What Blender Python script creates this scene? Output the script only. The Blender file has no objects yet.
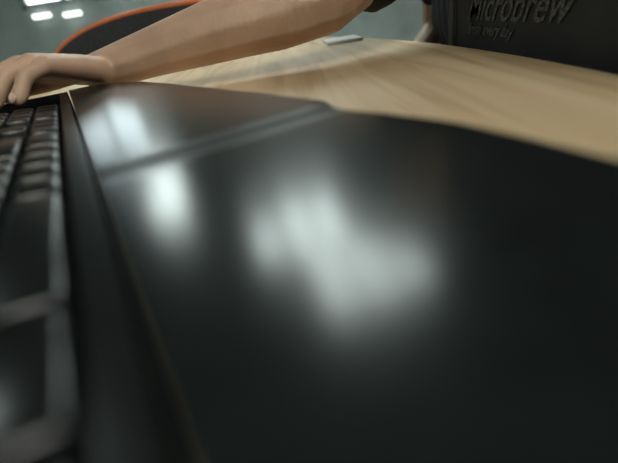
import bpy, bmesh, math, random
from mathutils import Vector, Matrix
random.seed(4)
S=bpy.context.scene
S.view_settings.view_transform='Standard'
C=bpy.context.collection
CZ=.81
# ---------------- materials
def mat(name,col,rough=.5,metal=0,spec=.5,noise=None,emit=None,coat=0,bump=None):
    m=bpy.data.materials.new(name); m.use_nodes=True
    nt=m.node_tree; b=nt.nodes['Principled BSDF']
    b.inputs['Base Color'].default_value=(*col,1); b.inputs['Roughness'].default_value=rough
    b.inputs['Metallic'].default_value=metal; b.inputs['Specular IOR Level'].default_value=spec
    b.inputs['Coat Weight'].default_value=coat
    if emit: 
        b.inputs['Emission Color'].default_value=(*emit[0],1); b.inputs['Emission Strength'].default_value=emit[1]
    tc=nt.nodes.new('ShaderNodeTexCoord')
    if noise:
        n=nt.nodes.new('ShaderNodeTexNoise'); n.inputs['Scale'].default_value=noise[0]; n.inputs['Detail'].default_value=4
        nt.links.new(tc.outputs['Object'],n.inputs['Vector'])
        r=nt.nodes.new('ShaderNodeValToRGB'); k=noise[1]
        r.color_ramp.elements[0].position=.3; r.color_ramp.elements[1].position=.7
        r.color_ramp.elements[0].color=(*[c*(1-k) for c in col],1); r.color_ramp.elements[1].color=(*[min(1,c*(1+k)) for c in col],1)
        nt.links.new(n.outputs['Fac'],r.inputs['Fac']); nt.links.new(r.outputs['Color'],b.inputs['Base Color'])
    if bump:
        n=nt.nodes.new('ShaderNodeTexNoise'); n.inputs['Scale'].default_value=bump[0]
        nt.links.new(tc.outputs['Object'],n.inputs['Vector'])
        bp=nt.nodes.new('ShaderNodeBump'); bp.inputs['Strength'].default_value=bump[1]; bp.inputs['Distance'].default_value=.001
        nt.links.new(n.outputs['Fac'],bp.inputs['Height']); nt.links.new(bp.outputs['Normal'],b.inputs['Normal'])
    return m
def wood():
    m=bpy.data.materials.new('desk_wood'); m.use_nodes=True; nt=m.node_tree; b=nt.nodes['Principled BSDF']
    tc=nt.nodes.new('ShaderNodeTexCoord'); mp=nt.nodes.new('ShaderNodeMapping')
    mp.inputs['Scale'].default_value=(30,2.2,30); mp.inputs['Rotation'].default_value=(0,0,.10)
    nt.links.new(tc.outputs['Object'],mp.inputs['Vector'])
    n=nt.nodes.new('ShaderNodeTexNoise'); n.inputs['Scale'].default_value=1; n.inputs['Detail'].default_value=7; n.inputs['Distortion'].default_value=.8
    nt.links.new(mp.outputs['Vector'],n.inputs['Vector'])
    r=nt.nodes.new('ShaderNodeValToRGB'); e=r.color_ramp.elements
    e[0].position=.30; e[0].color=(.52,.34,.175,1); e[1].position=.66; e[1].color=(.77,.59,.37,1)
    x=e.new(.46); x.color=(.68,.49,.285,1)
    nt.links.new(n.outputs['Fac'],r.inputs['Fac']); nt.links.new(r.outputs['Color'],b.inputs['Base Color'])
    b.inputs['Roughness'].default_value=.5; b.inputs['Specular IOR Level'].default_value=.3
    return m
def palm():
    # gloss plastic crossed by a soft-edged matte band
    m=mat('black_gloss_plastic',(.007,.009,.009),.20,spec=.5,noise=(90,.2)); nt=m.node_tree; b=nt.nodes['Principled BSDF']
    N=nt.nodes.new; Lk=nt.links.new
    tc=N('ShaderNodeTexCoord'); sp=N('ShaderNodeSeparateXYZ'); Lk(tc.outputs['Object'],sp.inputs[0])
    a=N('ShaderNodeMath'); a.operation='MULTIPLY_ADD'; a.inputs[1].default_value=-.05; a.inputs[2].default_value=-.138+.003
    Lk(sp.outputs['X'],a.inputs[0])
    c=N('ShaderNodeMath'); c.operation='ADD'; Lk(a.outputs[0],c.inputs[0]); Lk(sp.outputs['Y'],c.inputs[1])
    d=N('ShaderNodeMath'); d.operation='ABSOLUTE'; Lk(c.outputs[0],d.inputs[0])
    mr=N('ShaderNodeMapRange'); mr.interpolation_type='SMOOTHSTEP'; mr.inputs[1].default_value=.003; mr.inputs[2].default_value=.020; mr.inputs[3].default_value=1; mr.inputs[4].default_value=0
    Lk(d.outputs[0],mr.inputs[0])
    r=N('ShaderNodeMapRange'); r.inputs[3].default_value=.20; r.inputs[4].default_value=.42; Lk(mr.outputs[0],r.inputs[0]); Lk(r.outputs[0],b.inputs['Roughness'])
    s=N('ShaderNodeMapRange'); s.inputs[3].default_value=.5; s.inputs[4].default_value=.08; Lk(mr.outputs[0],s.inputs[0]); Lk(s.outputs[0],b.inputs['Specular IOR Level'])
    return m
M={}
M['black']=palm()
M['key']=mat('black_key_plastic',(.005,.006,.006),.24,spec=.5,noise=(90,.2))
M['body']=mat('keyboard_body_plastic',(.004,.004,.005),.5,spec=.2,noise=(60,.2))
M['strip']=mat('matte_rubber_strip',(.003,.003,.003),.7,spec=.05,noise=(60,.2))
M['wood']=wood()
M['steel']=mat('brushed_steel',(.6,.6,.6),.28,1,noise=(40,.1))
M['skin']=mat('skin',(.46,.295,.20),.5,noise=(22,.12),bump=(260,.35))
M['nail']=mat('nail',(.60,.39,.30),.3,noise=(60,.05))
M['shirt']=mat('black_shirt_fabric',(.010,.010,.011),.9,noise=(200,.3),bump=(400,.6))
M['denim']=mat('dark_trousers',(.02,.025,.04),.9,noise=(150,.3))
M['shoe']=mat('shoe',(.03,.03,.03),.6,noise=(40,.2))
M['hair']=mat('black_hair',(.012,.009,.007),.6,noise=(120,.4))
M['eye']=mat('eye_white',(.8,.8,.78),.2,noise=(10,.02))
M['lip']=mat('lip',(.42,.18,.15),.5,noise=(60,.1))
M['orange']=mat('orange_plastic',(.75,.17,.035),.4,noise=(30,.1))
M['grey']=mat('dark_grey_mesh',(.035,.038,.04),.7,noise=(120,.3))
M['wall']=mat('painted_wall',(.42,.46,.44),.85,noise=(3,.08))
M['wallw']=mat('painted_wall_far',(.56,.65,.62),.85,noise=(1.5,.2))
M['ceil']=mat('ceiling_paint',(.15,.175,.17),.9,noise=(3,.06))
M['floor']=mat('floor_vinyl',(.14,.14,.13),.5,noise=(6,.25))
M['white']=mat('white_frame',(.6,.62,.6),.5,noise=(8,.05))
M['paper']=mat('white_paper',(.8,.8,.78),.7,noise=(40,.03))
M['panel']=mat('lamp_diffuser',(.9,.9,.9),.5,emit=((.86,1,.96),11.5))
M['fill_panel']=mat('fill_panel_diffuser',(.9,.9,.9),.5,emit=((1,1,.92),19))  # emitter for the added fill panels only
M['panelb']=mat('window_daylight',(.9,.9,.9),.5,emit=((.80,.96,1),3.6))
M['panel2']=mat('lamp_cover',(.9,.9,.9),.5,emit=((.93,1,.96),2.0))
M['board']=mat('chalkboard_slate',(.028,.033,.037),.8,noise=(9,.35))
M['chalk']=mat('chalk',(.11,.12,.12),.9,noise=(400,.8))
M['bframe']=mat('chalkboard_frame',(.04,.04,.042),.7,noise=(30,.2))

def empty(name):
    o=bpy.data.objects.new(name,None); C.objects.link(o); return o
def obj(name,bm,m,parent=None,smooth=False,mats=None):
    me=bpy.data.meshes.new(name); bmesh.ops.recalc_face_normals(bm,faces=bm.faces[:]); bm.to_mesh(me); bm.free()
    for x in (mats or [m]): me.materials.append(x)
    if smooth:
        for p in me.polygons: p.use_smooth=True
    o=bpy.data.objects.new(name,me); C.objects.link(o)
    if parent: o.parent=parent
    return o
def addbox(bm,c,s,rot=None):
    r=bmesh.ops.create_cube(bm,size=1); 
    mm=Matrix.Translation(c)@(rot or Matrix())@Matrix.Diagonal((*s,1))
    bmesh.ops.transform(bm,matrix=mm,verts=r['verts']); return r['verts']
def box(name,c,s,m,parent=None,bev=0):
    bm=bmesh.new(); addbox(bm,c,s)
    o=obj(name,bm,m,parent)
    if bev:
        b=o.modifiers.new('b','BEVEL'); b.width=bev; b.segments=3
    return o
def tube(name,pts,r,m,parent=None,cyc=False):
    cu=bpy.data.curves.new(name,'CURVE'); cu.dimensions='3D'; cu.bevel_depth=r; cu.bevel_resolution=4; cu.use_fill_caps=True
    sp=cu.splines.new('POLY'); sp.points.add(len(pts)-1)
    for i,p in enumerate(pts): sp.points[i].co=(*p,1)
    sp.use_cyclic_u=cyc; sp.use_smooth=True
    cu.materials.append(m); o=bpy.data.objects.new(name,cu); C.objects.link(o)
    if parent: o.parent=parent
    return o
def blob(name,chains,m,vox,parent=None,sm=6,ells=()):
    """one continuous surface grown from tapering chains"""
    bm=bmesh.new()
    for ch in chains:
        for (p,r),(q,s) in zip(ch[:-1],ch[1:]):
            p=Vector(p);q=Vector(q); L=(q-p).length; n=max(2,int(L/(min(r,s)*.2)))
            for i in range(n+1):
                t=i/n
                bmesh.ops.create_icosphere(bm,subdivisions=2,radius=r+(s-r)*t,matrix=Matrix.Translation(p.lerp(q,t)))
    for c,s,rot in ells:
        bmesh.ops.create_icosphere(bm,subdivisions=3,radius=1,matrix=Matrix.Translation(c)@rot@Matrix.Diagonal((*s,1)))
    o=obj(name,bm,m,parent,True)
    r=o.modifiers.new('r','REMESH'); r.mode='VOXEL'; r.voxel_size=vox; r.use_smooth_shade=True
    s=o.modifiers.new('s','SMOOTH'); s.factor=.5; s.iterations=sm
    return o
# ---------------- room
X0,X1,Y0,Y1,H=-7,3.5,-3,8,2.75
box('floor',((X0+X1)/2,(Y0+Y1)/2,-.05),(X1-X0,Y1-Y0,.1),M['floor'])
box('ceiling',((X0+X1)/2,(Y0+Y1)/2,H+.05),(X1-X0,Y1-Y0,.1),M['ceil'])
box('wall_left',(X0-.05,(Y0+Y1)/2,H/2),(.1,Y1-Y0,H),M['wall'])
box('wall_right',(X1+.05,(Y0+Y1)/2,H/2),(.1,Y1-Y0,H),M['wall'])
box('wall_back',((X0+X1)/2,Y0-.05,H/2),(X1-X0,.1,H),M['wall'])
box('wall_far',((X0+X1)/2,Y1+.05,H/2),(X1-X0,.1,H),M['wallw'])
box('baseboard_far',((X0+X1)/2,Y1-.01,.05),(X1-X0,.02,.1),M['white'])
w=empty('window_1')
box('pane',(-3.40,Y1-.02,2.05),(1.2,.02,1.12),M['panelb'],w)
for x in (-4.03,-3.40,-2.77): box('mullion',(x,Y1-.05,2.05),(.07,.08,1.20),M['white'],w)
for z in (1.46,2.66): box('rail',(-3.40,Y1-.05,z),(1.32,.08,.06),M['white'],w)
def wall_lamp(x,z):
    e=empty('wall_lamp'); 
    box('backplate',(x,Y1-.01,z),(.34,.02,.12),M['white'],e,.005)
    box('tube_cover',(x,Y1-.05,z),(.30,.06,.07),M['panel2'],e,.02)
wall_lamp(-3.85,1.31); wall_lamp(-3.35,1.27)
def panel(x,y,sx,sy,rot=0,m='panel'):
    e=empty('ceiling_lamp'); e.location=(x,y,H-.03); e.rotation_euler=(0,0,rot)
    box('diffuser',(0,0,-.012),(sx,sy,.02),M[m],e)
    bm=bmesh.new()
    for a in (-1,1):
        addbox(bm,(a*(sx/2+.015),0,0),(.03,sy+.06,.05)); addbox(bm,(0,a*(sy/2+.015),0),(sx,.03,.05))
    obj('housing',bm,M['white'],e)
for x,y,l in ((-.42,3.55,.75),(-.10,3.72,1.15),(.22,3.80,1.05)): panel(x,y,.27,l,.12)
for x,y,l in ((.14,2.72,.85),(.46,2.80,.85),(.78,2.84,.70)): panel(x,y,.27,l,.12)
panel(-1.85,5.3,.42,1.8,.2)
panel(-1.75,1.45,.35,.4,.2)
panel(1.8,-.4,.6,1.2,0,'fill_panel'); panel(.4,-1.6,.6,1.2,0,'fill_panel'); panel(-4.5,1,.5,1.2,0,'fill_panel'); panel(2.6,3.2,.5,1.2,0,'fill_panel')  # unseen fill panels, added to brighten the desk, not known fixtures
# ---------------- desk (bow-fronted)
d=empty('wooden_desk')
bm=bmesh.new(); pl=[(-1.47,-.5)]
for i in range(41):
    y=-.5+1.7*i/40; pl.append((.238-.215*(y-.42)**2,y))
pl.append((-1.47,1.2))
f=bm.faces.new([bm.verts.new((x,y,.71)) for x,y in pl])
ex=bmesh.ops.extrude_face_region(bm,geom=[f]); bmesh.ops.translate(bm,vec=(0,0,.03),verts=[v for v in ex['geom'] if isinstance(v,bmesh.types.BMVert)])
o=obj('desktop',bm,M['wood'],d); b=o.modifiers.new('b','BEVEL'); b.width=.004; b.segments=3; b.limit_method='ANGLE'
for x in (-1.38,.02):
    for y in (-.42,1.15): box('leg',(x,y,.355),(.05,.05,.71),M['steel'],d,.005)
box('apron',(-.68,1.15,.68),(1.38,.02,.06),M['steel'],d)
box('apron',(-.68,-.42,.68),(1.38,.02,.06),M['steel'],d)
bm=bmesh.new(); addbox(bm,(.130,.92,.7432),(.07,.10,.006))
o=obj('notepad',bm,M['paper']); b=o.modifiers.new('b','BEVEL'); b.width=.001
# ---------------- keyboard
k=empty('computer_keyboard'); k.location=(-.0198,.0315,0)
k.rotation_euler=(0,0,math.atan2(.436,.9))
U=.045
out=[(-1.3,2.85),(.24,2.84),(1.0,2.92),(1.6,2.96),(2.4,2.86),(3.0,2.72),(3.35,2.74),(3.65,2.86),(5,2.72),(6,2.55),(8.8,2.15),(10.4,1.85),(11.4,1.5),(12,1.05),(12.35,.6)]
def front(y):
    y/=U
    for (a,f),(b2,g) in zip(out[:-1],out[1:]):
        if y<=b2: 
            t=max(0,(y-a)/(b2-a)); t=t*t*(3-2*t)*.3+t*.7
            return (f+(g-f)*t)*U
    return out[-1][1]*U
TOP=.765; yA,yB=-.055,12.3*U
NY,NX=280,44
bm=bmesh.new(); G=[]
for j in range(NY+1):
    y=yA+(yB-yA)*j/NY; row=[]; F=front(y)
    for i in range(NX+1):
        u=i/NX; u=1-(1-u)**1.6; x=.0008+u*(F-.0008)
        dx=min(F-x,.012); ed=(1-math.sqrt(max(0,1-(1-dx/.012)**2)))*.008
        dy=min(yB-y,.012); ed+=(1-math.sqrt(max(0,1-(1-dy/.012)**2)))*.010
        row.append(bm.verts.new((x,y,TOP-ed)))
    G.append(row)
for j in range(NY):
    for i in range(NX):
        f=bm.faces.new((G[j][i],G[j][i+1],G[j+1][i+1],G[j+1][i])); f.smooth=True
bo=[G[0][i] for i in range(NX+1)]+[G[j][NX] for j in range(1,NY+1)]+[G[NY][i] for i in range(NX-1,-1,-1)]+[G[j][0] for j in range(NY-1,0,-1)]
lo=[bm.verts.new((v.co.x,v.co.y,.7405)) for v in bo]
n=len(bo)
for i in range(n):
    f=bm.faces.new((bo[i],bo[(i+1)%n],lo[(i+1)%n],lo[i])); f.smooth=True
    if bo[i].co.x<.001 and bo[(i+1)%n].co.x<.001: f.smooth=False; f.material_index=1
bm.faces.new(lo)
bmesh.ops.split_edges(bm,edges=[e for e in bm.edges if all(v.co.x<.001 and v.co.z>.745 for v in e.verts)])
obj('palm_rest',bm,None,k,False,[M['black'],M['strip']])
LB=11.75*U
bm=bmesh.new(); addbox(bm,(-.066,(yA+LB)/2,.7475),(.130,LB-yA,.014))
o=obj('base',bm,M['body'],k); b=o.modifiers.new('b','BEVEL'); b.width=.003; b.segments=3
bm=bmesh.new()
addbox(bm,(-.0052,(yA+LB)/2,.7575),(.0080,LB-yA,.0142)); addbox(bm,(-.123,(yA+LB)/2,.7585),(.016,LB-yA,.010))
addbox(bm,(-.066,LB-.003,.7585),(.13,.006,.012))
o=obj('bezel',bm,M['key'],k)
bm=bmesh.new()
def key(x,y,sx,sy,z=.7555,h=.010):
    v=addbox(bm,(x,y,z+h/2),(sx-.0015,sy-.0022,h))
    for q in v:
        if q.co.z>z+h/2:
            q.co.x=x+(q.co.x-x)*.84; 
            q.co.y=y+(q.co.y-y)*(1-.0045/sy)
            if q.co.x>x: q.co.z-=.0012
P=.0205
def rowk(x,sizes,y,skip=()):
    for s in sizes:
        if s<0: y+=-s*P
        else:
            key(x,y+s*P/2,P,s*P); y+=s*P
y0=-.048
pad=[-.35,1,1,1,-.35,1,1,1,1]
XR=-.0205
rowk(XR,[1.6,1.3,1.85,4.1,1.25,1.25,1.25,1.25,1.65]+[-.35,1,1,1,-.35,2,1,1],y0)
rowk(XR-P,[2.25]+[1]*11+[2.85]+[-1.35,1,-1.35,1,1,1,1],y0)
rowk(XR-2*P,[1.75]+[1]*12+[2.35]+[-3.7,1,1,1,1],y0)
rowk(XR-3*P,[1.5]+[1]*13+[1.6]+pad,y0)
rowk(XR-4*P,[1]*14+[2.1]+pad,y0)
o=obj('keys',bm,M['key'],k); b=o.modifiers.new('b','BEVEL'); b.width=.0018; b.segments=4
for p in o.data.polygons: p.use_smooth=True
# ---------------- person
per=empty('seated_person')
Z=CZ
Wr=Vector((-.230,.560,Z-.033)); El=Vector((.065,.592,Z+.007))
Sh=Vector((.31,.755,Z+.13))
K=Vector((-.266,.474,Z-.012))
L=Vector((-.89,.45,0)); hd=Vector((-.45,-.89,0))
ch=[]
ch.append([(Wr,.0225),(Wr.lerp(El,.25)+Vector((0,0,.002)),.0290),(Wr.lerp(El,.55)+Vector((0,0,.003)),.0385),(Wr.lerp(El,.8),.043),(El,.043),(El.lerp(Sh,.35),.045),(El.lerp(Sh,.7),.048)])
tips=[]
spec=[(.030,1.05,.0088),(.010,1.15,.0090),(-.011,1.08,.0086),(-.030,.92,.0077)]
for off,ln,r in spec:
    kn=K+L*off+Vector((0,0,.003-abs(off+.003)*.16))
    wb=Wr+L*off*.5
    ch.append([(wb,.0165),(wb.lerp(kn,.5)+Vector((0,0,.001)),.0145),(kn,r+.0022)])
    dirh=(hd+L*off*4.2).normalized()
    p1=kn+dirh*.030*ln+Vector((0,0,-.007))
    p2=p1+dirh*.015*ln+Vector((0,0,-.014))
    p3=p2+dirh*.004*ln+Vector((0,0,-.013))
    p3.z=max(p3.z,.7660+r*.8)
    ch.append([(kn,r+.0018),(kn.lerp(p1,.5),r),(p1,r+.0006),(p1.lerp(p2,.5),r-.0006),(p2,r),(p3,r*.82)])
    tips.append((p3,dirh,r))
tb=Wr.lerp(K,.28)+L*.016; t1=tb+L*.024+hd*.022+Vector((0,0,-.006)); t2=t1+hd*.028+L*.006+Vector((0,0,-.002)); t3=t2+hd*.022-L*.003+Vector((0,0,-.004))
ch.append([(tb,.015),(t1,.0125),(t2,.0105),(t3,.0082)])
blob('arm_and_hand',ch,M['skin'],.0020,per,5)
bm=bmesh.new()
for p,dh,r in tips:
    rot=Matrix.Rotation(math.atan2(dh.y,dh.x),4,'Z')@Matrix.Rotation(math.radians(62),4,'Y')
    bmesh.ops.create_icosphere(bm,subdivisions=2,radius=1,matrix=Matrix.Translation(p+dh*r*.68+Vector((0,0,.003)))@rot@Matrix.Diagonal((.0055,.0048,.0016,1)))
obj('fingernails',bm,M['nail'],per,True)
ShR=Vector((.42,1.14,Z+.16)); hipL=Vector((.58,.84,.56)); hipR=Vector((.58,1.04,.56))
neck=Vector((.37,.93,Z+.24))
tor=[]
tor.append([(Sh+Vector((.03,.04,0)),.066),(neck+Vector((0,0,-.05)),.075),(ShR,.066)])
tor.append([(El.lerp(Sh,.30)+Vector((0,0,-.006)),.058),(El.lerp(Sh,.65)+Vector((0,0,-.006)),.062),(Sh,.066)])
for f in (0,.33,.66,1):
    a=Sh.lerp(ShR,f)+Vector((.06,.03*(1-f)-.03*f,-.03)); b2=hipL.lerp(hipR,f)
    tor.append([(a,.09),(a.lerp(b2,.5)+Vector((-.05,0,0)),.105),(b2,.11)])
elR=Vector((.44,1.22,Z-.10))
tor.append([(ShR,.064),(ShR.lerp(elR,.6),.056)])
o=blob('shirt',tor,M['shirt'],.008,per,6)
haR=Vector((.27,1.03,.615))
ra=[[(ShR.lerp(elR,.5),.045),(elR,.040),(elR.lerp(haR,.5),.034),(haR,.023)]]
for i in range(4):
    b0=haR+Vector((-.07,-.028+.019*i,-.004)); 
    ra.append([(haR+Vector((-.01,(-.028+.019*i)*.5,0)),.016),(b0,.012)])
    ra.append([(b0,.0095),(b0+Vector((-.035,0,-.006)),.009),(b0+Vector((-.062+.006*abs(i-1.5),0,-.018)),.0078)])
ra.append([(haR+Vector((-.02,-.02,0)),.014),(haR+Vector((-.045,-.048,-.005)),.0115),(haR+Vector((-.075,-.056,-.012)),.009)])
blob('right_arm_and_hand',ra,M['skin'],.003,per,4)
lg=[]; feet=[]
for hp,ky in ((hipL,.76),(hipR,1.0)):
    kn=Vector((.18,ky+.02,.50)); an=Vector((.22,ky+.02,.10))
    lg.append([(hp+Vector((-.02,0,-.02)),.10),(hp.lerp(kn,.5)+Vector((0,0,-.02)),.082),(kn,.062),(kn.lerp(an,.4),.058),(an,.042)])
    feet.append([(an+Vector((.02,0,-.045)),.042),(an+Vector((-.08,0,-.058)),.038),(an+Vector((-.15,0,-.064)),.034)])
lg.append([(hipL,.11),(hipR,.11)])
blob('trousers',lg,M['denim'],.01,per,5)
blob('shoes',feet,M['shoe'],.007,per,3)
hc=neck+Vector((-.07,-.01,.155)); hr=Matrix.Rotation(math.radians(12),4,'Z')@Matrix.Rotation(math.radians(-18),4,'Y')
def hp_(x,y,z): return hc+(hr@Vector((x,y,z)))
ells=[(hc,(.095,.076,.112),hr),(hp_(-.03,0,-.055),(.062,.056,.065),hr),(hp_(-.098,0,-.022),(.016,.013,.022),hr),(hp_(-.088,0,.0),(.012,.010,.03),hr),
 (hp_(0,.078,-.015),(.018,.009,.032),hr),(hp_(0,-.078,-.015),(.018,.009,.032),hr),(hp_(-.08,0,-.10),(.022,.024,.016),hr),(hp_(-.078,0,.032),(.02,.05,.012),hr)]
blob('head',[[(neck+Vector((.02,0,-.04)),.058),(neck+Vector((-.02,0,.06)),.054),(hp_(.01,0,-.05),.055)]],M['skin'],.004,per,4,ells)
he=[(hp_(.018,0,.028),(.098,.086,.105),hr),(hp_(-.05,0,.078),(.05,.07,.04),hr)]
blob('hair',[],M['hair'],.005,per,3,he)
bm=bmesh.new()
for s in (-1,1): bmesh.ops.create_icosphere(bm,subdivisions=2,radius=.012,matrix=Matrix.Translation(hp_(-.082,s*.031,.008)))
obj('eyes',bm,M['eye'],per,True)
bm=bmesh.new()
for s in (-1,1): bmesh.ops.create_icosphere(bm,subdivisions=2,radius=.0062,matrix=Matrix.Translation(hp_(-.0895,s*.031,.007)))
obj('irises',bm,M['hair'],per,True)
bm=bmesh.new(); bmesh.ops.create_icosphere(bm,subdivisions=2,radius=1,matrix=Matrix.Translation(hp_(-.090,0,-.068))@hr@Matrix.Diagonal((.010,.025,.008,1)))
obj('mouth',bm,M['lip'],per,True)
# ---------------- chairs
def chair(name,cx,cy,rot,rim,zt):
    e=empty(name); e.location=(cx,cy,0); e.rotation_euler=(0,0,rot)
    box('seat',(0,-.0,.42),(.50,.48,.05),M['grey'],e,.02)
    w_=.50; pts=[]
    for i in range(41):
        a=math.pi*i/40; c=math.cos(a); s=math.sin(a)
        pts.append((w_*math.copysign(abs(c)**.9,c),.27-.10*c*c,zt-.40+.40*s**.42))
    bm=bmesh.new(); vt=[bm.verts.new(p) for p in pts]; vb=[bm.verts.new((p[0]*.62,p[1],zt-.40)) for p in pts]
    for i in range(40): bm.faces.new((vt[i],vt[i+1],vb[i+1],vb[i]))
    bmesh.ops.remove_doubles(bm,verts=bm.verts[:],dist=.0001)
    o=obj('backrest',bm,M['grey'],e); so=o.modifiers.new('s','SOLIDIFY'); so.thickness=.02
    tube('rim',pts,.014,rim,e)
    tube('back_post',[(0,.12,.40),(0,.26,.42),(0,.275,zt-.2)],.02,M['steel'],e)
    for x in (-.2,.2):
        for y in (-.19,.19): tube('leg',[(x,y,.41),(x*1.15,y*1.15,.0)],.013,M['steel'],e)
chair('orange_chair',-.37,1.47,.0,M['orange'],Z+.074)
pc=empty('office_chair')
box('seat',(.60,.94,.40),(.46,.50,.06),M['grey'],pc,.02)
box('backrest',(.90,.94,.72),(.05,.46,.46),M['grey'],pc,.02)
tube('back_post',[(.62,.94,.36),(.94,.94,.38),(.94,.94,.6)],.018,M['steel'],pc)
tube('column',[(.60,.94,.38),(.60,.94,.06)],.025,M['steel'],pc)
for i in range(5):
    a=i*2*math.pi/5+.3; tube('base_arm',[(.60,.94,.09),(.60+.27*math.cos(a),.94+.27*math.sin(a),.055)],.016,M['steel'],pc)
    bm=bmesh.new(); bmesh.ops.create_uvsphere(bm,u_segments=12,v_segments=8,radius=.027,matrix=Matrix.Translation((.60+.27*math.cos(a),.94+.27*math.sin(a),.027))); obj('caster',bm,M['shoe'],pc,True)
# chalkboard sign
cb=empty('chalkboard_sign'); cb.location=(.258,.335,0)
box('slate',(0,0,.66),(.012,.58,.80),M['board'],cb)
for y in (-.30,.30): box('frame_post',(0,y,.53),(.020,.018,1.06),M['bframe'],cb,.003)
for z in (.25,1.05): box('frame_rail',(0,0,z),(.020,.58,.022),M['bframe'],cb,.003)
for y in (-.30,.30): box('foot',(0.0,y,.012),(.16,.03,.024),M['bframe'],cb,.004)
def txt(s,y,z,size):
    t=bpy.data.curves.new('chalk_lettering','FONT'); t.body=s; t.size=size; t.extrude=.0004; t.shear=.45; t.offset=.0002
    t.materials.append(M['chalk']); o=bpy.data.objects.new('chalk_lettering',t); C.objects.link(o); o.parent=cb
    o.location=(-.0075,y,z); o.rotation_euler=(math.pi/2,0,-math.pi/2)
txt('Microbrew',.25,.768,.046); txt('fresh every day',.245,.752,.018); txt('coffee & tea',.23,.83,.05)
# ---------------- world + camera
wd=bpy.data.worlds.new('w'); S.world=wd; wd.use_nodes=True
wd.node_tree.nodes['Background'].inputs[0].default_value=(.5,.6,.6,1); wd.node_tree.nodes['Background'].inputs[1].default_value=.2
cam=bpy.data.cameras.new('cam'); co=bpy.data.objects.new('camera',cam); C.objects.link(co)
th=math.radians(28.7); r=math.radians(9)
F=Vector((0,math.cos(th),-math.sin(th))); u0=Vector((0,math.sin(th),math.cos(th))); X=Vector((1,0,0))
R=X*math.cos(r)-u0*math.sin(r); Up=X*math.sin(r)+u0*math.cos(r)
mw=Matrix((R,Up,-F)).transposed().to_4x4(); mw.translation=(0,0,Z); co.matrix_world=mw
cam.sensor_width=36; cam.lens=36*403/618; cam.clip_start=.002; cam.clip_end=60
cam.dof.use_dof=True; cam.dof.focus_distance=.5; cam.dof.aperture_fstop=3.8
S.camera=co
